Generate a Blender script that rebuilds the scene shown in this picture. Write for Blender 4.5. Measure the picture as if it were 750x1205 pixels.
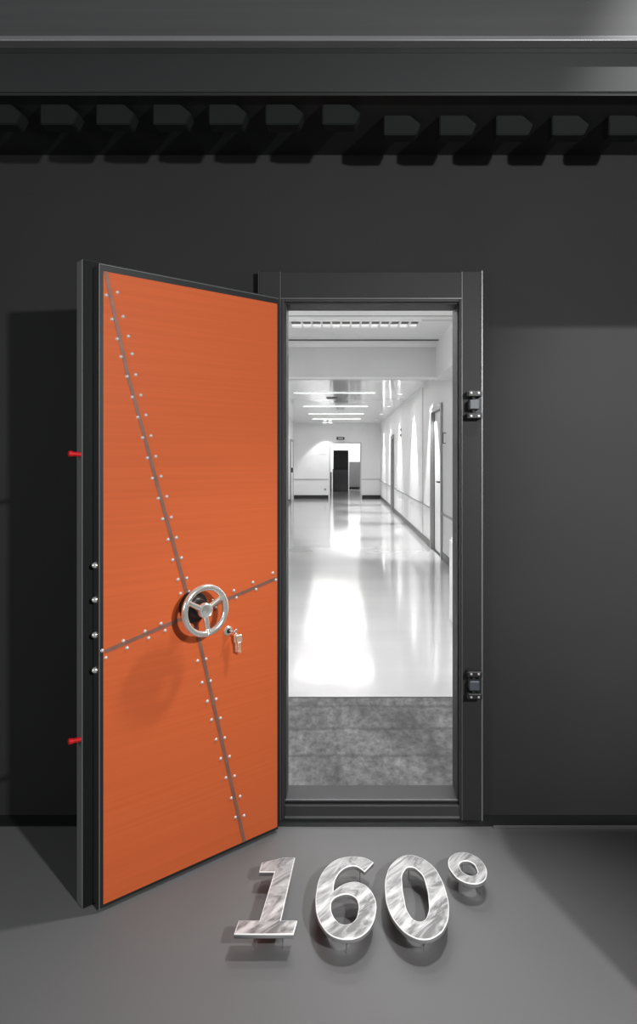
import bpy, bmesh, math, random
from mathutils import Vector, Matrix
random.seed(7)
PI = math.pi
sc = bpy.context.scene
COL = sc.collection
for o in list(bpy.data.objects): bpy.data.objects.remove(o)

# ------------------------------------------------------------------ camera
cd = bpy.data.cameras.new('camera'); cam = bpy.data.objects.new('camera', cd); COL.objects.link(cam)
cam.location = (0, -2.727, 1.438); cam.rotation_euler = (PI/2, 0, 0)
cd.sensor_fit = 'VERTICAL'; cd.sensor_height = 36; cd.sensor_width = 36
cd.lens = 36*802/1205; cd.shift_x = -0.0207; cd.shift_y = -0.0519
cd.clip_start = .05; cd.clip_end = 100
sc.camera = cam
# ------------------------------------------------------------------ world, lights, exposure
sc.view_settings.view_transform = 'Standard'; sc.view_settings.look = 'None'
sc.view_settings.gamma = 1; sc.view_settings.use_curve_mapping = False
sc.view_settings.exposure = 0
w = bpy.data.worlds.new('world'); sc.world = w; w.use_nodes = True
w.node_tree.nodes['Background'].inputs[0].default_value = (.9, .95, 1, 1)
w.node_tree.nodes['Background'].inputs[1].default_value = .14

def aim(o, target):
    d = Vector(target)-Vector(o.location)
    o.rotation_euler = d.to_track_quat('-Z', 'Y').to_euler()

def area(name, loc, target, sx, sy, power, col=(1, 1, 1)):
    l = bpy.data.lights.new(name, 'AREA'); l.shape = 'RECTANGLE'; l.size = sx; l.size_y = sy
    l.energy = power; l.color = col
    o = bpy.data.objects.new(name, l); COL.objects.link(o); o.location = loc; aim(o, target); return o

def spot(name, loc, target, ang, blend, power, rad=.03):
    l = bpy.data.lights.new(name, 'SPOT'); l.spot_size = math.radians(ang); l.spot_blend = blend
    l.energy = power; l.shadow_soft_size = rad
    o = bpy.data.objects.new(name, l); COL.objects.link(o); o.location = loc; aim(o, target); return o

area('key_light', (1.48, -3.1, 2.3), (-.4, -.5, .8), .09, .09, 100)
area('left_fill', (-2.6, -3.0, 1.9), (-.8, -.5, 1.2), .8, 1.2, 24)  # added fill with no visible source, brightens the free edge of the door
spot('floor_light', (.62, -.16, 2.45), (-.12, -1.15, 0), 72, .9, 150, .08)
spot('wall_light', (1.9, -3.3, 6.8), (1.25, 0, 1.70), 15, 1.0, 3300, .05)

# ------------------------------------------------------------------ materials
def mat(name, col, rough=.5, metal=0, noise=0, nscale=(5, 5, 5), bump=0, bscale=60, spec=.5, coat=0, emit=None, estr=0, detail=4):
    m = bpy.data.materials.new(name); m.use_nodes = True
    nt = m.node_tree; b = nt.nodes['Principled BSDF']
    b.inputs['Base Color'].default_value = (*col, 1); b.inputs['Roughness'].default_value = rough
    b.inputs['Metallic'].default_value = metal; b.inputs['Specular IOR Level'].default_value = spec
    b.inputs['Coat Weight'].default_value = coat
    if emit: b.inputs['Emission Color'].default_value = (*emit, 1); b.inputs['Emission Strength'].default_value = estr
    tc = nt.nodes.new('ShaderNodeTexCoord')
    if noise or bump:
        mp = nt.nodes.new('ShaderNodeMapping'); mp.inputs['Scale'].default_value = nscale
        nt.links.new(tc.outputs['Object'], mp.inputs['Vector'])
    if noise:
        n = nt.nodes.new('ShaderNodeTexNoise'); n.inputs['Scale'].default_value = 1; n.inputs['Detail'].default_value = detail
        nt.links.new(mp.outputs[0], n.inputs['Vector'])
        r = nt.nodes.new('ShaderNodeValToRGB')
        r.color_ramp.elements[0].position = .3; r.color_ramp.elements[1].position = .7
        r.color_ramp.elements[0].color = (*[c*(1-noise) for c in col], 1)
        r.color_ramp.elements[1].color = (*[min(1, c*(1+noise)) for c in col], 1)
        nt.links.new(n.outputs['Fac'], r.inputs[0]); nt.links.new(r.outputs[0], b.inputs['Base Color'])
    if bump:
        n2 = nt.nodes.new('ShaderNodeTexNoise'); n2.inputs['Scale'].default_value = bscale
        nt.links.new(tc.outputs['Object'], n2.inputs['Vector'])
        bp = nt.nodes.new('ShaderNodeBump'); bp.inputs['Strength'].default_value = bump; bp.inputs['Distance'].default_value = .002
        nt.links.new(n2.outputs['Fac'], bp.inputs['Height']); nt.links.new(bp.outputs[0], b.inputs['Normal'])
    return m

M = {}
M['wall'] = mat('painted charcoal wall', (.030, .030, .0303), .8, spec=.15, noise=.06, nscale=(1.5, 1.5, 1.5), bump=.1, bscale=90)
M['floor'] = mat('grey painted floor', (.128, .128, .129), .6, spec=.3, noise=.05, nscale=(1.2, 1.2, 1.2), bump=.05, bscale=40)
M['steel'] = mat('dark powder coated steel', (.026, .026, .027), .6, spec=.25, noise=.05, nscale=(4, 4, 4))
M['steel_mid'] = mat('grey powder coated steel', (.038, .038, .040), .55, spec=.3, noise=.05, nscale=(4, 4, 4))
M['sill'] = mat('grey sill steel', (.045, .045, .047), .5, noise=.05, nscale=(4, 4, 4), spec=.3)
M['flange'] = mat('flange black', (.008, .0085, .0085), .7, noise=.1, nscale=(6, 6, 6), spec=.2)
M['plate'] = mat('grey edge steel', (.16, .16, .163), .4, noise=.05, nscale=(4, 4, 4))
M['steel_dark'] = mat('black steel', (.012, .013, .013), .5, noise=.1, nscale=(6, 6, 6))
M['pale_edge'] = mat('pale steel edge', (.17, .17, .175), .4, .2, noise=.05, nscale=(3, 3, 3))  # lighter steel for lips and trims, also carries the frame's edge highlights
M['orange'] = mat('brushed orange steel', (.58, .115, .034), .55, 0, spec=.2, noise=.05, nscale=(.9, .9, 110), detail=6)
M['seam'] = mat('brown grey seam strip', (.24, .115, .085), .5, .2, noise=.15, nscale=(20, 20, 20))
M['rivet'] = mat('dull nickel rivet', (.60, .56, .53), .4, .3, noise=.05, nscale=(50, 50, 50))
M['chrome'] = mat('polished pale chrome', (.93, .91, .84), .17, .75, noise=.03, nscale=(9, 9, 9))
M['brass'] = mat('pinkish nickel key metal', (.80, .46, .34), .35, .4, noise=.1, nscale=(40, 40, 40))
M['nickel'] = mat('pale key metal', (.72, .50, .36), .3, .5, noise=.1, nscale=(40, 40, 40))
M['red'] = mat('red plastic', (.62, .008, .012), .35, noise=.08, nscale=(30, 30, 30))
M['hinge_grey'] = mat('blue grey hinge steel', (.065, .075, .085), .45, noise=.05, nscale=(30, 30, 30))
M['beam'] = mat('dark painted beam', (.013, .014, .014), .6, noise=.08, nscale=(2, 2, 2))
M['lug'] = mat('green black lug', (.010, .012, .0115), .8, spec=.15, noise=.1, nscale=(8, 8, 8))
M['fascia'] = mat('brushed grey fascia', (.060, .060, .061), .45, 0, noise=.08, nscale=(.6, .6, 30))
M['cwall'] = mat('white satin wall', (.82, .82, .82), .45, noise=.02, nscale=(2, 2, 2))
M['cwhite'] = mat('white paint', (.88, .88, .88), .35, noise=.02, nscale=(2, 2, 2))
M['cgrey'] = mat('grey metal trim', (.30, .30, .30), .35, .3, noise=.04, nscale=(2, 2, 2))
M['ctrim'] = mat('pale grey metal trim', (.50, .50, .50), .35, .2, noise=.04, nscale=(2, 2, 2))
M['cdark'] = mat('dark grey skirting', (.06, .06, .06), .4, noise=.08, nscale=(4, 4, 4))
M['black'] = mat('matt black', (.010, .010, .010), .4, noise=.05, nscale=(9, 9, 9))
M['cab_up'] = mat('black enamel', (.035, .035, .036), .3, noise=.05, nscale=(2, 2, 2))
M['cab_low'] = mat('charcoal enamel', (.11, .11, .112), .3, noise=.08, nscale=(2, 2, 2))
M['lamp'] = mat('lit diffuser', (1, 1, 1), .5, emit=(1, 1, 1), estr=5)
M['lampsoft'] = mat('lit troffer', (1, 1, 1), .5, emit=(1, 1, 1), estr=.45)
M['daylit'] = mat('lit backroom panel', (1, 1, 1), .5, emit=(1, 1, 1), estr=4)
M['fceil'] = mat('white gloss ceiling panel', (.88, .88, .88), .12, noise=.03, nscale=(1, 3, 1), spec=.9, coat=.5)
M['header'] = mat('pale grey header', (.68, .68, .68), .5, noise=.03, nscale=(2, 2, 2))
M['rubber'] = mat('black rubber', (.015, .015, .015), .7, noise=.1, nscale=(30, 30, 30))

def glossy_floor():
    m = mat('polished pale floor', (.52, .52, .52), .10, noise=.06, nscale=(.5, 1.5, 1), spec=.9, coat=.6, detail=3)
    b = m.node_tree.nodes['Principled BSDF']; b.inputs['Coat Roughness'].default_value = .09
    nt = m.node_tree
    n = nt.nodes.new('ShaderNodeTexNoise'); n.inputs['Scale'].default_value = .8
    tc = nt.nodes.new('ShaderNodeTexCoord'); nt.links.new(tc.outputs['Object'], n.inputs['Vector'])
    r = nt.nodes.new('ShaderNodeMapRange'); r.inputs[3].default_value = .13; r.inputs[4].default_value = .22
    nt.links.new(n.outputs['Fac'], r.inputs[0]); nt.links.new(r.outputs[0], b.inputs['Roughness'])
    return m
M['gfloor'] = glossy_floor()

def concrete():
    m = bpy.data.materials.new('stained concrete slab'); m.use_nodes = True
    nt = m.node_tree; b = nt.nodes['Principled BSDF']; b.inputs['Roughness'].default_value = .55
    tc = nt.nodes.new('ShaderNodeTexCoord')
    def noise(s, d, rgh=.6):
        n = nt.nodes.new('ShaderNodeTexNoise'); n.inputs['Scale'].default_value = s; n.inputs['Detail'].default_value = d
        n.inputs['Roughness'].default_value = rgh
        q = nt.nodes.new('ShaderNodeMapping'); q.inputs['Scale'].default_value = (1, .5, 1)
        nt.links.new(tc.outputs['Object'], q.inputs['Vector']); nt.links.new(q.outputs[0], n.inputs['Vector']); return n
    def ramp(src, p0, c0, p1, c1):
        r = nt.nodes.new('ShaderNodeValToRGB'); e = r.color_ramp.elements
        e[0].position = p0; e[0].color = (c0, c0, c0, 1); e[1].position = p1; e[1].color = (c1, c1, c1, 1)
        nt.links.new(src, r.inputs[0]); return r
    def mix(kind, a, c, fac=1):
        x = nt.nodes.new('ShaderNodeMix'); x.data_type = 'RGBA'; x.blend_type = kind; x.inputs[0].default_value = fac
        nt.links.new(a, x.inputs[6]); nt.links.new(c, x.inputs[7]); return x.outputs[2]
    big = ramp(noise(3.2, 5).outputs['Fac'], .35, .06, .68, .24)
    fine = ramp(noise(26, 9, .8).outputs['Fac'], .36, .2, .66, 1.3)
    br = nt.nodes.new('ShaderNodeTexBrick'); br.inputs['Scale'].default_value = 1
    br.inputs['Color1'].default_value = (1, 1, 1, 1); br.inputs['Color2'].default_value = (.86, .86, .86, 1)
    br.inputs['Mortar'].default_value = (.5, .5, .5, 1)
    br.inputs['Brick Width'].default_value = .95; br.inputs['Row Height'].default_value = .33
    br.inputs['Mortar Size'].default_value = .035; br.inputs['Mortar Smooth'].default_value = 1
    wob = nt.nodes.new('ShaderNodeMix'); wob.data_type = 'RGBA'; wob.blend_type = 'ADD'; wob.inputs[0].default_value = .09
    nt.links.new(tc.outputs['Object'], wob.inputs[6]); nt.links.new(noise(9, 4).outputs['Color'], wob.inputs[7])
    mpp = nt.nodes.new('ShaderNodeMapping'); mpp.inputs['Location'].default_value = (.44, -.29, 0)
    nt.links.new(wob.outputs[2], mpp.inputs['Vector']); nt.links.new(mpp.outputs[0], br.inputs['Vector'])
    c = mix('MULTIPLY', big.outputs[0], fine.outputs[0]); c = mix('MULTIPLY', c, br.outputs['Color'])
    nt.links.new(c, b.inputs['Base Color'])
    bp = nt.nodes.new('ShaderNodeBump'); bp.inputs['Strength'].default_value = .4; bp.inputs['Distance'].default_value = .004
    nt.links.new(fine.outputs[0], bp.inputs['Height']); nt.links.new(bp.outputs[0], b.inputs['Normal'])
    return m
M['concrete'] = concrete()

def ceiling_tiles():
    m = mat('ceiling tiles', (.70, .70, .70), .6)
    nt = m.node_tree; b = nt.nodes['Principled BSDF']; tc = nt.nodes.new('ShaderNodeTexCoord')
    br = nt.nodes.new('ShaderNodeTexBrick'); br.offset = 0; br.inputs['Bias'].default_value = 0
    br.inputs['Scale'].default_value = 1; br.inputs['Brick Width'].default_value = 60; br.inputs['Row Height'].default_value = 1.5
    br.inputs['Color1'].default_value = (.85, .85, .85, 1); br.inputs['Color2'].default_value = (.85, .85, .85, 1)
    br.inputs['Mortar'].default_value = (.22, .22, .22, 1); br.inputs['Mortar Size'].default_value = .012
    mp = nt.nodes.new('ShaderNodeMapping'); mp.inputs['Location'].default_value = (20, 0, 0)
    nt.links.new(tc.outputs['Object'], mp.inputs['Vector']); nt.links.new(mp.outputs[0], br.inputs['Vector']); nt.links.new(br.outputs['Color'], b.inputs['Base Color'])
    return m
M['tiles'] = ceiling_tiles()

def brushed_silver():
    m = bpy.data.materials.new('streaked silver'); m.use_nodes = True
    nt = m.node_tree; b = nt.nodes['Principled BSDF']; b.inputs['Metallic'].default_value = .25; b.inputs['Roughness'].default_value = .4
    tc = nt.nodes.new('ShaderNodeTexCoord'); mp = nt.nodes.new('ShaderNodeMapping')
    mp.inputs['Scale'].default_value = (5, 17, 8)
    rot = nt.nodes.new('ShaderNodeMapping'); rot.inputs['Rotation'].default_value = (0, 0, -.85)
    nt.links.new(tc.outputs['Object'], rot.inputs['Vector'])
    nt.links.new(rot.outputs[0], mp.inputs['Vector'])
    n = nt.nodes.new('ShaderNodeTexNoise'); n.inputs['Scale'].default_value = 1; n.inputs['Detail'].default_value = 6; n.inputs['Distortion'].default_value = 1.2; n.inputs['Roughness'].default_value = .65
    nt.links.new(mp.outputs[0], n.inputs['Vector'])
    r = nt.nodes.new('ShaderNodeValToRGB'); e = r.color_ramp.elements
    e[0].position = .40; e[0].color = (.14, .14, .14, 1); e[1].position = .62; e[1].color = (.62, .62, .62, 1)
    nt.links.new(n.outputs['Fac'], r.inputs[0]); nt.links.new(r.outputs[0], b.inputs['Base Color'])
    return m
M['silver'] = brushed_silver()
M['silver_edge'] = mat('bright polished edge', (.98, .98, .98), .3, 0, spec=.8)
M['pin'] = mat('grey pin', (.15, .15, .15), .5, noise=.05)
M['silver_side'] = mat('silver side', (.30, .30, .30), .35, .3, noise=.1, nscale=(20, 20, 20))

# ------------------------------------------------------------------ mesh helpers
def build(name, bm, m, parent=None, smooth=False):
    bmesh.ops.recalc_face_normals(bm, faces=bm.faces)
    me = bpy.data.meshes.new(name); bm.to_mesh(me); bm.free()
    for mm in (m if isinstance(m, (list, tuple)) else [m]): me.materials.append(mm)
    if smooth:
        for p in me.polygons: p.use_smooth = True
        me.set_sharp_from_angle(angle=math.radians(40))
    o = bpy.data.objects.new(name, me); COL.objects.link(o)
    if parent: o.parent = parent
    return o

def box(bm, x0, x1, y0, y1, z0, z1, bev=0, seg=2, mi=0):
    t = bmesh.new()
    bmesh.ops.create_cube(t, size=1)
    for v in t.verts:
        v.co = Vector(((x0+x1)/2+v.co.x*(x1-x0), (y0+y1)/2+v.co.y*(y1-y0), (z0+z1)/2+v.co.z*(z1-z0)))
    if bev: bmesh.ops.bevel(t, geom=t.edges[:], offset=bev, segments=seg, affect='EDGES', profile=.5)
    merge(bm, t, mi)

def merge(bm, t, mi=0, mx=None):
    if mx is not None: bmesh.ops.transform(t, matrix=mx, verts=t.verts)
    me = bpy.data.meshes.new('tmp'); t.to_mesh(me); t.free()
    n = len(bm.faces); bm.from_mesh(me); bpy.data.meshes.remove(me)
    bm.faces.ensure_lookup_table()
    for f in bm.faces[n:]: f.material_index = mi

def B(name, m, parent, *boxes, bev=.002):
    bm = bmesh.new()
    for b in boxes: box(bm, *b, bev=bev)
    return build(name, bm, m, parent)

def lathe(bm, prof, mx=None, n=32, mi=0):
    t = bmesh.new(); rings = []
    for r, z in prof:
        if r < 1e-6: rings.append([t.verts.new((0, 0, z))])
        else: rings.append([t.verts.new((r*math.cos(2*PI*k/n), r*math.sin(2*PI*k/n), z)) for k in range(n)])
    for a, b in zip(rings, rings[1:]):
        for k in range(n):
            j = (k+1) % n
            if len(a) == 1 and len(b) == 1: continue
            if len(a) == 1: t.faces.new((a[0], b[k], b[j]))
            elif len(b) == 1: t.faces.new((a[k], a[j], b[0]))
            else: t.faces.new((a[k], a[j], b[j], b[k]))
    merge(bm, t, mi, mx)

def torus(bm, R, r, mx=None, n=48, k=12):
    t = bmesh.new(); rings = []
    for i in range(n):
        a = 2*PI*i/n
        rings.append([t.verts.new(((R+r*math.cos(2*PI*j/k))*math.cos(a), (R+r*math.cos(2*PI*j/k))*math.sin(a), r*math.sin(2*PI*j/k))) for j in range(k)])
    for i in range(n):
        for j in range(k):
            t.faces.new((rings[i][j], rings[(i+1) % n][j], rings[(i+1) % n][(j+1) % k], rings[i][(j+1) % k]))
    merge(bm, t, 0, mx)

def tube(bm, p0, p1, r0, r1=None, n=16):
    r1 = r1 or r0; p0 = Vector(p0); p1 = Vector(p1); d = p1-p0
    mx = Matrix.Translation(p0) @ d.to_track_quat('Z', 'Y').to_matrix().to_4x4()
    L = d.length
    lathe(bm, [(0, 0), (r0, 0), (r1, L), (0, L)], mx, n)

def prism(bm, pts, y0, y1, bev=0):          # pts in XZ, extruded along Y
    t = bmesh.new()
    f = t.faces.new([t.verts.new((x, y0, z)) for x, z in pts])
    e = bmesh.ops.extrude_face_region(t, geom=[f])
    for v in e['geom']:
        if isinstance(v, bmesh.types.BMVert): v.co.y = y1
    if bev: bmesh.ops.bevel(t, geom=t.edges[:], offset=bev, segments=2, affect='EDGES')
    merge(bm, t)

def empty(name, loc, rz=0):
    o = bpy.data.objects.new(name, None); COL.objects.link(o); o.location = loc; o.rotation_euler = (0, 0, rz)
    o.empty_display_size = .1; return o

def tag(o, label=None, cat=None, group=None, kind=None):
    if label: o['label'] = label
    if cat: o['category'] = cat; o['kind'] = 'thing'
    if group: o['group'] = group
    if kind: o['kind'] = kind
    return o

def S(name, m, *boxes, bev=0, label=None):
    bm = bmesh.new()
    for b in boxes: box(bm, *b, bev=bev)
    return tag(build(name, bm, m), kind='structure', label=label)

def copy_tree(o, parent=None):
    c = o.copy(); COL.objects.link(c); c.parent = parent
    for ch in [x for x in bpy.data.objects if x.parent == o]: copy_tree(ch, c)
    return c

# ================================================================== SETTING: vault room
S('floor', M['floor'], (-4.5, 3.2, -5, .02, -.1, 0))
# wall with the hole for the frame
S('wall_back', M['wall'], (-4.5, -.30, .02, .16, -.1, 2.662), (.548, 3.2, .02, .16, -.1, 2.662),
  (-.30, .548, .02, .16, 2.163, 2.662), label='charcoal wall around the vault doorway')
S('wall_back', M['wall'], (-4.5, 3.2, .02, .16, 2.662, 4.6))
S('trim_1', M['steel_dark'], (-4.5, 3.2, -.062, .02, 0, .003), label='dark strip for contact shade and groove along the foot of the charcoal wall')  # flat dark strip puts the contact shadow and groove at the wall foot into colour
S('trim_2', M['pale_edge'], (.60, 3.2, -.078, -.062, 0, .005), label='thin grey strip edging the dark floor strip right of the frame')
S('wall_right', M['wall'], (.948, 2.4, -1.35, -1.22, 0, .88), label='added low dark wall out of view at the right, blocking light')  # unseen wall added to cast the diagonal shadow on the floor

# beam along the top of the wall
bt = empty('ceiling_beam', (-.6, -.2, 2.662))
tag(bt, 'long dark horizontal beam running across the top of the charcoal wall', 'beam')
X0, X1 = -4.5+.6, 3.2+.6
B('web', M['beam'], bt, (X0, X1, -.256, .22, 0, .16))
B('lip', M['pale_edge'], bt, (X0, X1, -.300, -.256, .143, .160), bev=.003)
B('dark_line', M['steel_dark'], bt, (X0, X1, -.2575, -.2555, .128, .143), bev=0)  # dark strip laid in as the shadow line under the lip
B('lower_flange', M['steel_dark'], bt, (X0, X1, -.250, -.245, -.010, .0), bev=0)
ut = empty('upper_panel', (-.6, -.45, 2.822))
tag(ut, 'brushed grey fascia panel above the dark beam, lighter at its right end', 'panel')
B('panel_face', M['fascia'], ut, (X0, 1.73, 0, .05, 0, 1.0))
B('end_panel', M['fascia'], ut, (1.765, X1, -.004, .05, 0, 1.0))
B('joint_strip', M['pale_edge'], ut, (1.73, 1.765, -.006, .05, 0, 1.0))

lug = None
def make_lug():
    bm = bmesh.new()
    prism(bm, [(-.066, -.07), (-.066, 0), (.028, 0), (.066, -.032), (.048, -.07)], -.03, .03, .003)
    return build('beam_lug', bm, M['lug'])
def place_lugs(xs, y, where):
    global lug
    for i, (x, lab) in enumerate(xs):
        if lug is None: lug = make_lug(); o = lug
        else: o = lug.copy(); COL.objects.link(o)
        o.location = (x, y, 2.662)
        tag(o, lab, 'bracket', 'pointed lugs under the dark beam')
ORD = ('first', 'second', 'third', 'fourth', 'fifth', 'sixth', 'seventh')
def lugs(ps, k, row): return [((p-400)*k, 'dark pointed lug under the beam, %s from the left in the %s row' % (ORD[i], row)) for i, p in enumerate(ps)]
k1 = 700/802*.0034; k2 = 722/802*.0034
place_lugs(lugs((8, 74, 139, 205, 270, 336, 402), k1, 'higher left hand'), -.347, 'left')
place_lugs(lugs((473, 538, 604, 669, 735), k2, 'lower right hand'), -.27, 'right')

# ================================================================== DOOR FRAME
fr = empty('door_frame', (.124, 0, 0))
tag(fr, 'dark grey steel vault door frame set in the charcoal wall, with two black hinges', 'door frame')
def fb(name, m, *bs, bev=.002, parent=None):
    bs = [(a-.124, b-.124, c, d, e, f) for a, b, c, d, e, f in bs]
    return B(name, m, parent or fr, *bs, bev=bev)
fb('casing', M['steel'], (-.320, -.2346, -.02, .02, 0, 2.183))
fb('casing', M['steel'], (.4862, .562, -.02, .02, 0, 2.183))
fb('header', M['steel'], (-.2346, .4862, -.018, .02, 2.076, 2.181))
fb('edge_strip', M['pale_edge'], (.562, .5685, -.024, .02, 0, 2.185), bev=.001)  # lighter strip puts the bevel highlight of the casing edge into colour
fb('edge_strip', M['steel_mid'], (-.3245, -.320, -.022, .02, 0, 2.185), bev=.001)
# stepped jamb: outer lip, groove, inner lip
fb('jamb', M['steel_mid'], (-.2346, -.2195, -.014, .13, 0, 2.076), (-.2195, -.2145, .004, .13, .0, 2.066), bev=.003)
fb('jamb', M['steel_mid'], (.4765, .4862, -.014, .13, 0, 2.076), (.4726, .4765, .004, .13, .0, 2.066), bev=.003)
fb('head_jamb', M['steel_mid'], (-.2195, .4765, -.012, .13, 2.064, 2.076), (-.2145, .4726, .004, .13, 2.058, 2.064), bev=.002)
fb('highlight_strip', M['pale_edge'], (-.2365, -.2346, -.0215, -.014, 0, 2.181), bev=0)  # these pale strips stand for bevel highlights where casing meets jamb
fb('highlight_strip', M['pale_edge'], (.4852, .4872, -.0215, -.014, 0, 2.181), bev=0)
fb('highlight_strip', M['pale_edge'], (-.2346, .4852, -.0195, -.014, 2.074, 2.077), bev=0)
th = fb('threshold', M['sill'], (-.2195, .4765, .004, .13, 0, .0714), (-.2195, .4765, -.016, .004, 0, .058), bev=.003)
fb('edge_line', M['pale_edge'], (-.2195, .4765, -.020, -.0155, .010, .0165), (-.2195, .4765, .0, .006, .070, .0735), bev=0, parent=th)
fb('dark_line', M['black'], (-.2195, .4765, .0025, .0045, .058, .064), bev=0, parent=th)

def hinge(z):
    h = B('hinge', M['steel_dark'], fr, (.389, .437, -.030, -.018, z-.055, z+.055), bev=.002)
    for s in (1, -1):
        zz = z+s*.043
        B('bracket', M['steel_dark'], h, (.378, .434, -.062, -.028, zz-.012, zz+.012), bev=.004)
    bm = bmesh.new(); box(bm, .384, .424, -.066, -.026, z-.019, z+.019, .004); build('hinge_block', bm, M['hinge_grey'], h)
    bm = bmesh.new(); tube(bm, (.403, -.046, z-.034), (.403, -.046, z+.034), .007); build('hinge_pin', bm, M['steel_mid'], h, True)
    for s in (1, -1):
        for dx in (.391, .420):
            bm = bmesh.new()
            lathe(bm, [(0, .0035), (.0035, .003), (.005, 0), (0, 0)], Matrix.Translation((dx, -.062, z+s*.045)) @ Matrix.Rotation(PI/2, 4, 'X'), 12)
            build('bolt', bm, M['rivet'], h, True)
    return h
hinge(1.438+(540-477)*.0034-.002); hinge(1.438+(540-801)*.0034)

# ================================================================== VAULT DOOR (local x = hinge to free edge, y = outwards, z = up)
vd = empty('vault_door', (-.236, -.0983, 0), math.atan2(-.6667244, -.7453043))
tag(vd, 'tall open vault door faced in orange brushed steel with seams, rivets and a chrome handwheel', 'door')
W = .7053
bm = bmesh.new(); box(bm, 0, W, -.050, 0, .010, 2.056, .003); build('door_body', bm, M['steel_mid'], vd)
B('face_border', M['steel_dark'], vd, (.003, W-.003, -.001, .0015, .013, 2.053), bev=0)
B('front_panel', M['orange'], vd, (.009, .694, .001, .0045, .023, 2.034), bev=.001)
B('back_flange', M['flange'], vd, (.0, W+.032, -.054, -.050, .003, 2.074), bev=.001)
B('back_plate', M['plate'], vd, (.0, W+.034, -.100, -.054, .001, 2.076), bev=.0025)
B('edge_strip', M['pale_edge'], vd, (W-.001, W+.0012, -.002, .001, .010, 2.056), (0, W, -.002, .001, 2.0545, 2.057), bev=0)

def strip(pts, wd=.0062, y0=.004, y1=.0062):
    bm = bmesh.new()
    for (a, b) in zip(pts, pts[1:]):
        d = (Vector(b)-Vector(a)).normalized(); n = Vector((-d.y, d.x))*wd
        a = Vector(a); b = Vector(b)
        prism(bm, [tuple(a+n), tuple(b+n), tuple(b-n), tuple(a-n)], y0, y1)
    return build('seam_strip', bm, M['seam'], vd)
strip([(.6875, 2.0335), (.6145, 1.715), (.4060, .997)])
strip([(.4060, .997), (.3560, .827), (.1610, .0245)])
strip([(.690, .8255), (.0125, .980)], y1=.0058)

RIVETS = [(0.684,1.959),(0.647,1.974),(0.665,1.885),(0.628,1.899),(0.648,1.824),(0.610,1.837),(0.635,1.768),(0.597,1.781),(0.615,1.706),(0.585,1.714),(0.597,1.640),(0.567,1.648),(0.578,1.575),(0.549,1.583),(0.561,1.508),(0.531,1.515),(0.544,1.441),(0.514,1.446),(0.526,1.373),(0.495,1.379),(0.505,1.305),(0.474,1.310),(0.489,1.235),(0.457,1.239),(0.469,1.164),(0.438,1.168),(0.452,1.093),(0.419,1.097),(0.432,1.024),(0.398,1.025),(0.422,0.975),(0.389,0.976),(0.356,0.730),(0.322,0.730),(0.338,0.650),(0.304,0.648),(0.317,0.579),(0.281,0.578),(0.300,0.509),(0.263,0.506),(0.281,0.434),(0.245,0.430),(0.262,0.360),(0.225,0.357),(0.240,0.284),(0.203,0.279),(0.217,0.203),(0.179,0.197),(0.199,0.127),(0.162,0.120),(0.698,0.830),(0.686,0.805),(0.628,0.848),(0.615,0.823),(0.553,0.867),(0.540,0.842),(0.495,0.883),(0.480,0.857),(0.296,0.933),(0.283,0.906),(0.206,0.957),(0.195,0.930),(0.122,0.977),(0.108,0.949),(0.031,1.002),(0.017,0.974)]
rv = None
for (u, h) in RIVETS:
    if rv is None:
        bm = bmesh.new()
        lathe(bm, [(0, .005), (.003, .0042), (.0052, .0022), (.0062, 0), (0, -.001)], Matrix.Rotation(-PI/2, 4, 'X'), 12)
        rv = o = build('rivet', bm, M['rivet'], vd, True)
    else:
        o = rv.copy(); COL.objects.link(o)
    o.location = (u, .0045, h)

bl = None
for h in (1.098, .988, .8754, .763):
    if bl is None:
        bm = bmesh.new()
        lathe(bm, [(0, .014), (.005, .0125), (.009, .007), (.0100, 0), (.0115, 0), (.0115, -.002), (0, -.002)], Matrix.Rotation(PI/2, 4, 'Y'), 20)
        bl = o = build('locking_bolt', bm, M['chrome'], vd, True)
    else:
        o = bl.copy(); COL.objects.link(o)
    o.location = (W, -.027, h)

rp = None
for h in (1.452, .538):
    if rp is None:
        bm = bmesh.new()
        lathe(bm, [(0, .0), (.0075, 0), (.0075, .026), (.0095, .027), (.0095, .037), (.007, .039), (0, .039)], Matrix.Rotation(math.radians(86), 4, 'Y'), 20)
        rp = o = build('red_pin', bm, M['red'], vd, True)
    else:
        o = rp.copy(); COL.objects.link(o)
    o.location = (W+.033, -.068, h)

# handwheel
WX, WZ = .3736, .9227
bm = bmesh.new()
my = Matrix.Translation((WX, 0, WZ)) @ Matrix.Rotation(-PI/2, 4, 'X')
lathe(bm, [(0, .004), (.054, .004), (.054, .014), (.050, .018), (.040, .019), (.036, .034), (.030, .040), (.020, .041), (0, .041)], my, 36)
wh = build('handwheel_base', bm, M['black'], vd, True)
bm = bmesh.new(); tube(bm, (WX, .04, WZ), (WX, .078, WZ), .012, .011); build('spindle', bm, M['chrome'], wh, True)
bm = bmesh.new(); torus(bm, .0790, .0108, Matrix.Translation((WX, .088, WZ)) @ Matrix.Rotation(PI/2, 4, 'X'), 64, 14)
build('handwheel_rim', bm, M['chrome'], wh, True)
bm = bmesh.new(); lathe(bm, [(0, .074), (.020, .074), (.026, .080), (.026, .093), (.021, .098), (.018, .096), (0, .097)], my, 28)
build('hub', bm, M['chrome'], wh, True)
for a in (31, 152, 277):
    r = math.radians(a); c, s = -math.cos(r), math.sin(r)
    bm = bmesh.new()
    p0 = (WX+.015*c, .085, WZ+.015*s); pm = (WX+.062*c, .088, WZ+.062*s); p1 = (WX+.079*c, .088, WZ+.079*s)
    tube(bm, p0, pm, .0100, .0082); tube(bm, pm, p1, .0082, .0135)
    build('spoke', bm, M['chrome'], wh, True)

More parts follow.
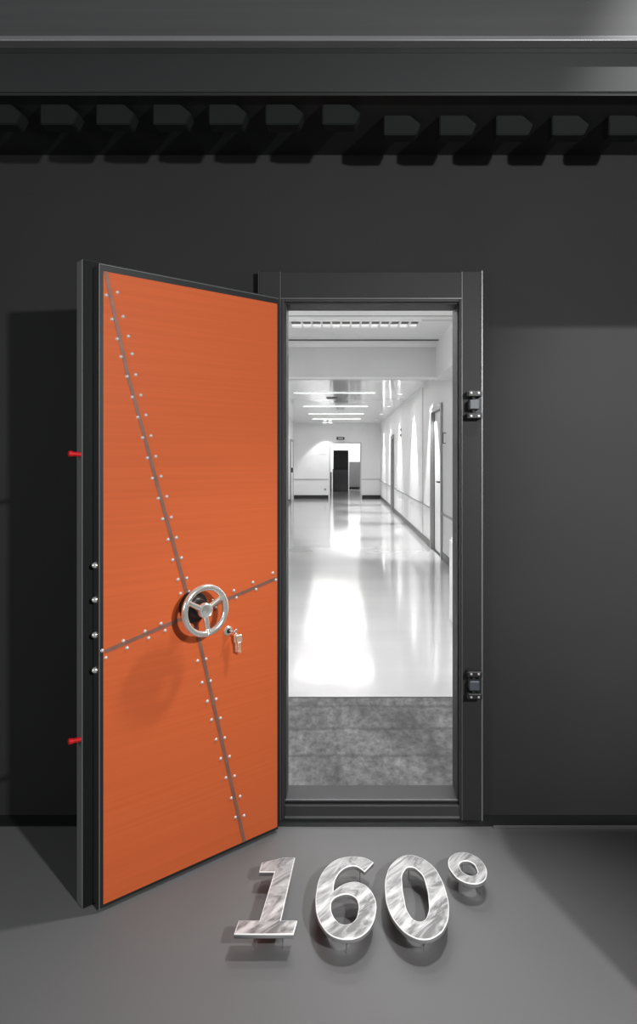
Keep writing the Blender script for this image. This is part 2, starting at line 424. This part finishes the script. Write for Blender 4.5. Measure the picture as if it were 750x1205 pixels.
# lock
KX, KZ = .232, .8148
mk = Matrix.Translation((KX, 0, KZ)) @ Matrix.Rotation(-PI/2, 4, 'X')
bm = bmesh.new()
lathe(bm, [(.0080, .003), (.0175, .003), (.0175, .0085), (.014, .012), (.0090, .012), (.0080, .008), (.0080, .003)], mk, 28)
lk = build('lock_escutcheon', bm, M['chrome'], vd, True)
bm = bmesh.new(); lathe(bm, [(0, .004), (.0078, .004), (.0078, .0085), (0, .0085)], mk, 20); build('keyway', bm, M['black'], lk, True)

# keys hanging from the lock (a thing of its own)
dw = vd.matrix_basis.copy()
kp = dw @ Vector((KX-.002, .009, KZ))
ks = empty('key_ring', kp, vd.rotation_euler.z)
tag(ks, 'small bunch of pinkish metal keys hanging from the lock beside the handwheel', 'keys')
bm = bmesh.new(); box(bm, -.010, .0015, .002, .016, -.0016, .0016, .0005); tube(bm, (-.002, .001, 0), (-.010, .018, 0), .0028)
build('key_blade', bm, M['chrome'], ks)
bm = bmesh.new(); torus(bm, .0115, .0022, Matrix.Translation((-.016, .018, -.004)) @ Matrix.Rotation(1.2, 4, 'X') @ Matrix.Rotation(.5, 4, 'Y'), 28, 8)
build('split_ring', bm, M['chrome'], ks, True)
def key(dx, dy, dz, rot, m):
    bm = bmesh.new(); t = bmesh.new()
    box(t, -.011, .011, -.0015, .0015, -.032, -.004, .002)      # bow
    box(t, -.006, .006, -.002, .002, -.036, -.031, .001)
    box(t, -.0045, .0035, -.0012, .0012, -.070, -.034, .0006)  # shank
    for k in range(4): box(t, .0030, .0068-.001*(k % 2), -.0012, .0012, -.066+.008*k, -.061+.008*k, .0004)
    merge(bm, t, 0, Matrix.Translation((dx, dy, dz)) @ Matrix.Rotation(rot, 4, 'Z') @ Matrix.Rotation(.06, 4, 'Y'))
    return build('key', bm, m, ks)
key(-.019, .016, -.008, .25, M['brass']); key(-.027, .024, -.010, -.35, M['nickel'])

# ================================================================== NUMERALS lying on the floor
SIX_OUT = [(0.118, -0.367), (0.091, -0.341), (0.06, -0.332), (0.024, -0.334), (-0.012, -0.351), (-0.043, -0.39), (-0.065, -0.444), (-0.075, -0.516), (-0.076, -0.589), (-0.069, -0.642), (-0.052, -0.69), (-0.03, -0.724), (-0.003, -0.741), (0.02, -0.745), (0.05, -0.739), (0.077, -0.717), (0.099, -0.678), (0.111, -0.632), (0.115, -0.584), (0.109, -0.545), (0.096, -0.51), (0.075, -0.484), (0.049, -0.474), (0.019, -0.484), (-0.004, -0.502), (-0.02, -0.523), (-0.018, -0.481), (-0.009, -0.444), (0.008, -0.41), (0.031, -0.39), (0.051, -0.387), (0.066, -0.397), (0.084, -0.42)]
SIX_IN = [(0.025, -0.539), (0.0, -0.545), (-0.022, -0.567), (-0.027, -0.595), (-0.023, -0.632), (-0.01, -0.663), (0.003, -0.678), (0.027, -0.679), (0.045, -0.663), (0.056, -0.627), (0.058, -0.584), (0.047, -0.553)]
ZERO_OUT = [(0.241, -0.322), (0.187, -0.365), (0.156, -0.442), (0.147, -0.519), (0.151, -0.608), (0.173, -0.682), (0.206, -0.729), (0.246, -0.746), (0.286, -0.729), (0.32, -0.682), (0.34, -0.608), (0.344, -0.528), (0.337, -0.452), (0.317, -0.381), (0.281, -0.336)]
ZERO_IN = [(0.241, -0.393), (0.216, -0.422), (0.206, -0.491), (0.206, -0.564), (0.213, -0.633), (0.234, -0.666), (0.251, -0.666), (0.271, -0.633), (0.282, -0.564), (0.283, -0.491), (0.271, -0.422)]
DEG_OUT = [(0.436, -0.305), (0.394, -0.327), (0.375, -0.37), (0.381, -0.427), (0.401, -0.467), (0.44, -0.486), (0.471, -0.476), (0.496, -0.432), (0.497, -0.37), (0.477, -0.327)]
DEG_IN = [(0.44, -0.358), (0.417, -0.37), (0.411, -0.397), (0.421, -0.427), (0.442, -0.442), (0.462, -0.432), (0.467, -0.402), (0.459, -0.37)]

ONE_OUT = [(-.311, -.724), (-.306, -.664), (-.243, -.664), (-.221, -.422), (-.273, -.422), (-.270, -.368), (-.196, -.338), (-.156, -.338), (-.178, -.664), (-.128, -.664), (-.136, -.724)]
def lift(p):      # outlines above were laid out for a face 41 mm up; the faces stand 66 mm up
    k = (1.438-.066)/(1.438-.041); return (p[0]*k, (p[1]+2.727)*k-2.727)
def numeral(name, outer, inner, corners, label, feet, cat='number sign'):
    outer = [lift(p) for p in outer]; inner = [lift(p) for p in inner] if inner else None; feet = [lift(p) for p in feet]
    cx = sum(p[0] for p in outer)/len(outer); cy = sum(p[1] for p in outer)/len(outer)
    cu = bpy.data.curves.new(name, 'CURVE'); cu.dimensions = '2D'; cu.fill_mode = 'BOTH'
    cu.extrude = .0045; cu.bevel_depth = .0025; cu.bevel_resolution = 2; cu.resolution_u = 10; cu.offset = -.0025
    for pts, cs in ((outer, corners), (inner, ())):
        if not pts: continue
        sp = cu.splines.new('BEZIER'); sp.bezier_points.add(len(pts)-1); sp.use_cyclic_u = True
        for i, (p, bp) in enumerate(zip(pts, sp.bezier_points)):
            bp.co = (p[0]-cx, p[1]-cy, 0)
            t = 'VECTOR' if (cs == 'all' or i in cs) else 'AUTO'
            bp.handle_left_type = t; bp.handle_right_type = t
    co = bpy.data.objects.new('tmpc', cu); COL.objects.link(co)
    bpy.context.view_layer.update()
    me = bpy.data.meshes.new_from_object(co.evaluated_get(bpy.context.evaluated_depsgraph_get()))
    bpy.data.objects.remove(co)
    root = empty(name, (cx, cy, 0)); tag(root, label, cat)
    me.materials.clear(); me.materials.append(M['silver']); me.materials.append(M['silver_edge']); me.materials.append(M['silver_side'])
    for p in me.polygons:
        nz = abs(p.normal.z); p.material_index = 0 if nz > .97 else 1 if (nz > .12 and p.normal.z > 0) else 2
    o = bpy.data.objects.new('face', me); COL.objects.link(o); o.parent = root; o.location = (0, 0, .059)
    for fx, fy in feet:
        bm = bmesh.new(); tube(bm, (fx-cx, fy-cy, 0), (fx-cx, fy-cy, .0525), .0016, .0016, 12)
        build('foot', bm, M['pin'], root, True)
    return root
numeral('numeral_one', ONE_OUT, None, 'all', 'silver streaked numeral 1 lying on the floor nearest the orange door', [(-.25, -.69), (-.17, -.69), (-.19, -.38)])
numeral('numeral_six', SIX_OUT, SIX_IN, (0, 25, 32), 'silver streaked numeral 6 lying on the floor between the 1 and the 0', [(-.045, -.48), (.02, -.71), (.085, -.6), (.07, -.375)])
numeral('numeral_zero', ZERO_OUT, ZERO_IN, (), 'tall silver streaked numeral 0 lying on the floor right of the 6', [(.24, -.36), (.18, -.55), (.25, -.70), (.31, -.55)])
numeral('degree_sign', DEG_OUT, DEG_IN, (), 'small silver degree ring lying on the floor at the upper right of the 0', [(.43, -.335), (.40, -.43), (.475, -.44)])

# ================================================================== CORRIDOR
CL, CR, CE = -1.656, 1.472, 21.87
HB = 5.943                     # where the ceiling drops
ZN, ZF = 2.907, 2.727
ZH = 2.455; SX = 1.22
S('floor', M['concrete'], (CL, CR, .16, 1.375, -.1, 0), label='stained grey concrete floor just inside the doorway')
S('floor', M['gfloor'], (CL, CR, 1.39, 8.09, -.1, 0), (CL, CR, 8.10, CE, -.1, 0), (-.9, 2.2, CE, 30.2, -.1, 0), label='polished pale corridor floor')
S('trim_3', M['black'], (CL, CR, 1.375, 1.39, -.1, .001), (CL, CR, 8.09, 8.10, -.1, .0), label='black joint lines across the corridor floor')
S('wall_left', M['cwall'], (CL-.1, CL, .16, CE, 0, 2.95))
# right wall with door recesses
DA = (7.07, 8.15, 2.195); DB = (15.72, 16.62, 2.05)
for i, b in enumerate(((.16, DA[0], 0, 2.9), (DA[1], DB[0], 0, 2.9), (DB[1], CE, 0, 2.9), (DA[0], DA[1], DA[2], 2.9), (DB[0], DB[1], DB[2], 2.9))):
    S('wall_right', M['cwall'], (CR, CR+.1, *b), label='white right hand wall of the corridor, '+('nearest stretch', 'stretch between its two doors', 'far end', 'above the near door', 'above the far door')[i])
S('wall_front', M['cwall'], (CL, -.2346, .16, .20, 0, 2.95), (.4862, CR, .16, .20, 0, 2.95), (-.2346, .4862, .16, .20, 2.08, 2.95))
EX0, EX1, EH = -.337, .736, 1.99
S('wall_far', M['cwall'], (CL, EX0, CE, CE+.12, 0, 2.9), (EX1, CR, CE, CE+.12, 0, 2.9), (EX0, EX1, CE, CE+.12, EH, 2.9), label='white end wall of the corridor with a doorway')
S('ceiling', M['tiles'], (CL, CR, .16, HB, ZN, ZN+.08))
S('ceiling', M['fceil'], (CL, CR, HB, CE, ZF, ZF+.08))
S('ceiling', M['header'], (CL, SX, HB-.02, HB+.12, ZH, ZN+.05), label='pale grey drop beam where the corridor ceiling lowers')
S('ceiling', M['cwhite'], (SX, CR, .2, HB+.12, ZH, ZN+.05), label='white boxed ceiling drop along the right corridor wall')
S('trim_10', M['black'], (CL, SX, 5.66, 5.70, ZN-.010, ZN), (CL, SX, 4.27, 4.28, ZN-.004, ZN), label='dark joint lines across the near ceiling')
S('trim_4', M['cwhite'], (CL, SX, HB-.045, HB-.02, ZH, ZH+.018), (CL, SX, HB-.05, HB-.02, ZN-.05, ZN), label='white edges of the ceiling drop')
S('trim_5', M['cdark'], (CR-.012, CR, .2, DA[0]-.06, 0, .11), (CR-.012, CR, DA[1]+.06, DB[0]-.05, 0, .11), (CR-.012, CR, DB[1]+.05, CE, 0, .11), label='dark skirting of the right wall')
S('baseboard_back', M['black'], (CL, EX0-.07, CE-.012, CE, 0, .13), (EX1+.07, CR, CE-.012, CE, 0, .13))
S('baseboard_left', M['cdark'], (CL, CL+.012, .2, 19.8, 0, .11))
S('trim_6', M['cgrey'], (CR-.02, CR, .2, DA[0]-.06, .64, .665), (CR-.02, CR, DA[1]+.06, DB[0]-.05, .64, .665), (CR-.02, CR, DB[1]+.05, CE, .64, .665), label='grey rail along the right wall')
S('trim_7', M['cgrey'], (CL, EX0-.07, CE-.02, CE, .69, .71), (EX1+.07, CR, CE-.02, CE, .69, .71), label='grey rail along the end wall')
S('trim_8', M['cgrey'], (CR-.006, CR, 9.30, 9.325, .11, 2.70), (CR-.004, CR, 13.2, 13.22, .11, .64), (CR-.004, CR, 18.6, 18.62, .11, .64), label='vertical joint lines on the right wall')
S('trim_9', M['ctrim'], (EX0-.04, EX0, CE-.03, CE+.14, 0, EH+.04), (EX1, EX1+.04, CE-.03, CE+.14, 0, EH+.04), (EX0, EX1, CE-.03, CE+.14, EH, EH+.04), label='white trim around the end doorway')
# room beyond the end doorway
S('wall_far', M['cwhite'], (-1.0, 2.3, 30.2, 30.3, 0, 3.0), (-1.1, -1.0, CE+.12, 30.3, 0, 3.0), (2.3, 2.4, CE+.12, 30.3, 0, 3.0))
S('ceiling', M['cwhite'], (-1.0, 2.3, CE+.12, 30.2, 3.0, 3.06))

def side_door(name, y0, y1, h, label, handle_far=False):
    r = empty(name, (CR, (y0+y1)/2, 0)); tag(r, label, 'door'); hw = (y1-y0)/2
    B('door_casing', M['cgrey'], r, (-.025, .095, -hw, -hw+.03, 0, h), (-.025, .095, hw-.03, hw, 0, h), (-.025, .095, -hw+.03, hw-.03, h-.03, h), bev=.004)
    B('architrave', M['cgrey'], r, (-.025, -.001, -hw-.06, -hw, 0, h+.05), (-.025, -.001, hw, hw+.06, 0, h+.05), (-.025, -.001, -hw, hw, h, h+.05), bev=.004)
    lf = B('door_leaf', M['cwhite'], r, (.04, .085, -hw+.03, hw-.03, .01, h-.03), bev=.003)
    B('hinge_edge', M['cdark'], r, (.03, .042, -hw+.03, -hw+.045, .01, h-.03), (.03, .042, hw-.045, hw-.03, .01, h-.03), bev=0)
    bm = bmesh.new(); s = -1
    box(bm, .02, .04, s*(hw-.12)-.03, s*(hw-.12)+.03, .95, 1.17, .004)
    tube(bm, (.03, s*(hw-.12), 1.1), (-.04, s*(hw-.12), 1.1), .012); tube(bm, (-.04, s*(hw-.12), 1.1), (-.04, s*(hw-.25), 1.1), .012)
    build('door_handle', bm, M['cdark'], lf)
side_door('side_door', *DA, 'grey framed white door nearest the viewer on the right corridor wall')
side_door('side_door', *DB, 'distant narrow looking door on the right corridor wall, near its far end')
r = empty('side_door', (CL+.002, 19.95+.6, 0)); tag(r, 'white door at the far end of the left corridor wall', 'door')
B('door_casing', M['cgrey'], r, (0, .035, -.60, -.52, 0, 2.1), (0, .035, .52, .60, 0, 2.1), (0, .035, -.52, .52, 2.02, 2.1), bev=.003)
lf = B('door_leaf', M['cwhite'], r, (0, .02, -.52, .52, .01, 2.02))
B('door_handle', M['black'], lf, (.02, .08, -.42, -.36, .98, 1.14), bev=.01)

# fittings on walls
r = empty('room_sign', (CR, 6.72, 1.72)); tag(r, 'small black framed white sign projecting from the right wall beside the door', 'sign')
B('sign_frame', M['black'], r, (-.045, -.036, -.012, .012, -.07, .08), (-.045, 0, -.012, .012, .070, .08), (-.045, 0, -.012, .012, -.07, -.062), bev=0)
B('sign_panel', M['cwhite'], r, (-.036, 0, -.006, .006, -.062, .070), bev=0)
r = B('wall_switch', M['black'], None, (CR-.02, CR, 13.55, 13.67, 2.10, 2.17), (CR-.02, CR, 13.55, 13.67, 1.97, 2.04)); tag(r, 'pair of small black fittings high on the right wall', 'fitting')
r = empty('exit_sign', (.03, CE-.04, 2.17)); tag(r, 'small dark sign above the far end doorway', 'sign')
B('sign_box', M['black'], r, (-.14, .14, -.02, .04, -.045, .055), bev=.008)
B('sign_marking', M['cwhite'], r, (-.085, -.045, -.024, -.019, -.012, .022), (-.035, .0, -.024, -.019, -.012, .022), (.01, .035, -.024, -.019, -.012, .022), (.045, .085, -.024, -.019, -.012, .022), bev=0)
r = B('wall_socket', M['cgrey'], None, (-.56, -.49, CE-.015, CE, .30, .37), bev=.004); tag(r, 'small grey socket low on the end wall left of the doorway', 'socket')
r = B('wall_plate', M['cwall'], None, (-.72, -.46, CE-.02, CE, 1.60, 1.645), bev=.004); tag(r, 'pale plate on the end wall left of the doorway', 'plate')

# low cupboard against right wall near the doorway
r = empty('low_cabinet', (1.235, 3.09, 0)); tag(r, 'white low cabinet at the right edge of the doorway view', 'cabinet')
B('carcass', M['cwhite'], r, (-.245, .23, -.25, .25, .0, .74), bev=.006); B('door', M['cwhite'], r, (-.26, -.245, -.24, .24, .02, .72), bev=.004)

# things in the room beyond the end doorway
r = empty('tall_cabinet', (.05, 27.8, 0)); tag(r, 'tall black two part cabinet seen through the end doorway', 'cabinet')
B('lower_body', M['cab_low'], r, (-.36, .34, -.3, .3, 0, .98), bev=.02); B('upper_body', M['cab_up'], r, (-.33, .34, -.28, .3, .985, 1.82), bev=.02)
B('door_seam', M['black'], r, (-.36, .34, -.305, -.29, .955, .985), bev=0)
r = empty('floor_screen', (.72, 29.6, 0)); tag(r, 'plain grey partition screen right of the black cabinet', 'screen')
B('panel', M['cgrey'], r, (-.27, .40, -.03, .03, .1, 1.30), bev=.01); B('base', M['black'], r, (-.27, .40, -.12, .12, 0, .10), bev=.01)
r = B('storage_bin', M['cab_low'], None, (-.47, -.36, 27.6, 28.0, 0, .85), bev=.02); tag(r, 'dark narrow bin at the left of the black cabinet', 'bin')

# ceiling lights
def troffer(x, y, pw, label, soft=1):
    r = empty('ceiling_light', (x, y, ZN)); tag(r, label, 'ceiling light', 'louvred ceiling lights')
    B('frame', M['cwhite'], r, (-.71, .71, -.19, -.16, -.02, 0), (-.71, .71, .16, .19, -.02, 0), (-.71, -.68, -.16, .16, -.02, 0), (.68, .71, -.16, .16, -.02, 0), bev=0)
    B('reflector', M['cdark'], r, (-.68, .68, -.16, .06, -.004, 0), bev=0)
    B('diffuser', M['lampsoft'], r, (-.68, .68, .06, .16, -.004, 0), bev=0)
    B('louvre', M['cwhite'], r, *[(-.68+.105*k, -.660+.105*k, -.16, .16, -.022, -.004) for k in range(1, 13)], bev=0)
    if pw: area('ceiling_light_lamp', (x, y, ZN-.04), (x, y, 0), 1.3, .30, pw)
troffer(.16, 4.63, 0, 'white framed louvred ceiling light visible at the top of the doorway view')
for x, y, l in ((-.92, 3.0, 'left one of two ceiling lights above the doorway view'), (.51, 3.0, 'right one of two ceiling lights above the doorway view'), (.16, 1.2, 'ceiling light just inside the doorway')):
    troffer(x, y, 31, l)
LY = [8.9+1.95, 10.52+3.4, 16.77, 19.25]
for i, z in enumerate((3897, 4903, 5735, 6467)):
    y = (z-802)*.0034
    r = empty('linear_light', (-.10, y, ZF)); tag(r, 'thin white linear light strip across the low corridor ceiling', 'ceiling light', 'linear lights on the low ceiling'); r['label'] = ('thin white light strip nearest the viewer on the low corridor ceiling', 'second thin light strip from the ceiling drop', 'third thin light strip from the ceiling drop', 'thin light strip farthest away, just before the end wall')[i]
    B('housing', M['cwhite'], r, (-.80, .80, -.030, .030, -.010, 0), bev=.003)
    B('diffuser', M['lamp'], r, (-.78, .78, -.010, .010, -.013, -.010), bev=0)
    area('linear_light_lamp', (-.1, y, ZF-.02), (-.1, y, 0), 1.5, .014, 20)
for i, z in enumerate((3200, 3969, 4919, 5788, 6678)):
    y = (z-802)*.0034
    r = empty('wall_downlight', (CR-.27, y, ZF)); tag(r, 'small recessed downlight washing the right corridor wall', 'ceiling light', 'downlights along the right wall'); r['label'] = 'small recessed downlight by the right wall, ' + ('nearest the ceiling drop', 'second from the ceiling drop', 'in the middle of the row', 'fourth from the ceiling drop', 'farthest down the corridor')[i]
    bm = bmesh.new(); lathe(bm, [(.045, 0), (.06, 0), (.06, -.008), (.045, -.008), (.045, 0)], None, 24); build('ring', bm, M['cwhite'], r, True)
    bm = bmesh.new(); lathe(bm, [(0, -.003), (.045, -.003), (.045, -.001), (0, -.001)], None, 24); build('lens', bm, M['lamp'], r)
    spot('wall_downlight_lamp', (CR-.27, y, r.location.z-.02), (CR-.16, y, 0), 62, .5, 420, .02)
# twin lamp near the end wall
r = empty('twin_downlight', (-.42, 20.9, ZF)); tag(r, 'bright twin downlight just before the end wall', 'ceiling light')
B('body', M['cwhite'], r, (-.20, .20, -.08, .08, -.03, 0), bev=.005)
for dx in (-.09, .09):
    bm = bmesh.new(); lathe(bm, [(0, -.045), (.05, -.042), (.065, -.03), (0, -.03)], Matrix.Translation((dx, 0, 0)), 20); build('bulb', bm, M['lamp'], r, True)
spot('twin_downlight_lamp', (-.42, 21.1, ZF-.08), (-.55, 21.9, .3), 75, .4, 75, .02)
# ceiling vent
r = empty('ceiling_vent', (-.16, 11.7, ZF)); tag(r, 'small dark ceiling vent with slats in the low corridor ceiling', 'vent')
B('vent_frame', M['cdark'], r, (-.12, .12, -.16, .16, -.012, 0), bev=0); B('slat', M['cgrey'], r, *[(-.10, .10, -.13+.06*k, -.105+.06*k, -.018, -.010) for k in range(5)], bev=0)
area('backroom_light', (.6, 29.0, 2.9), (.6, 30.2, 1.2), 2.4, .5, 80)
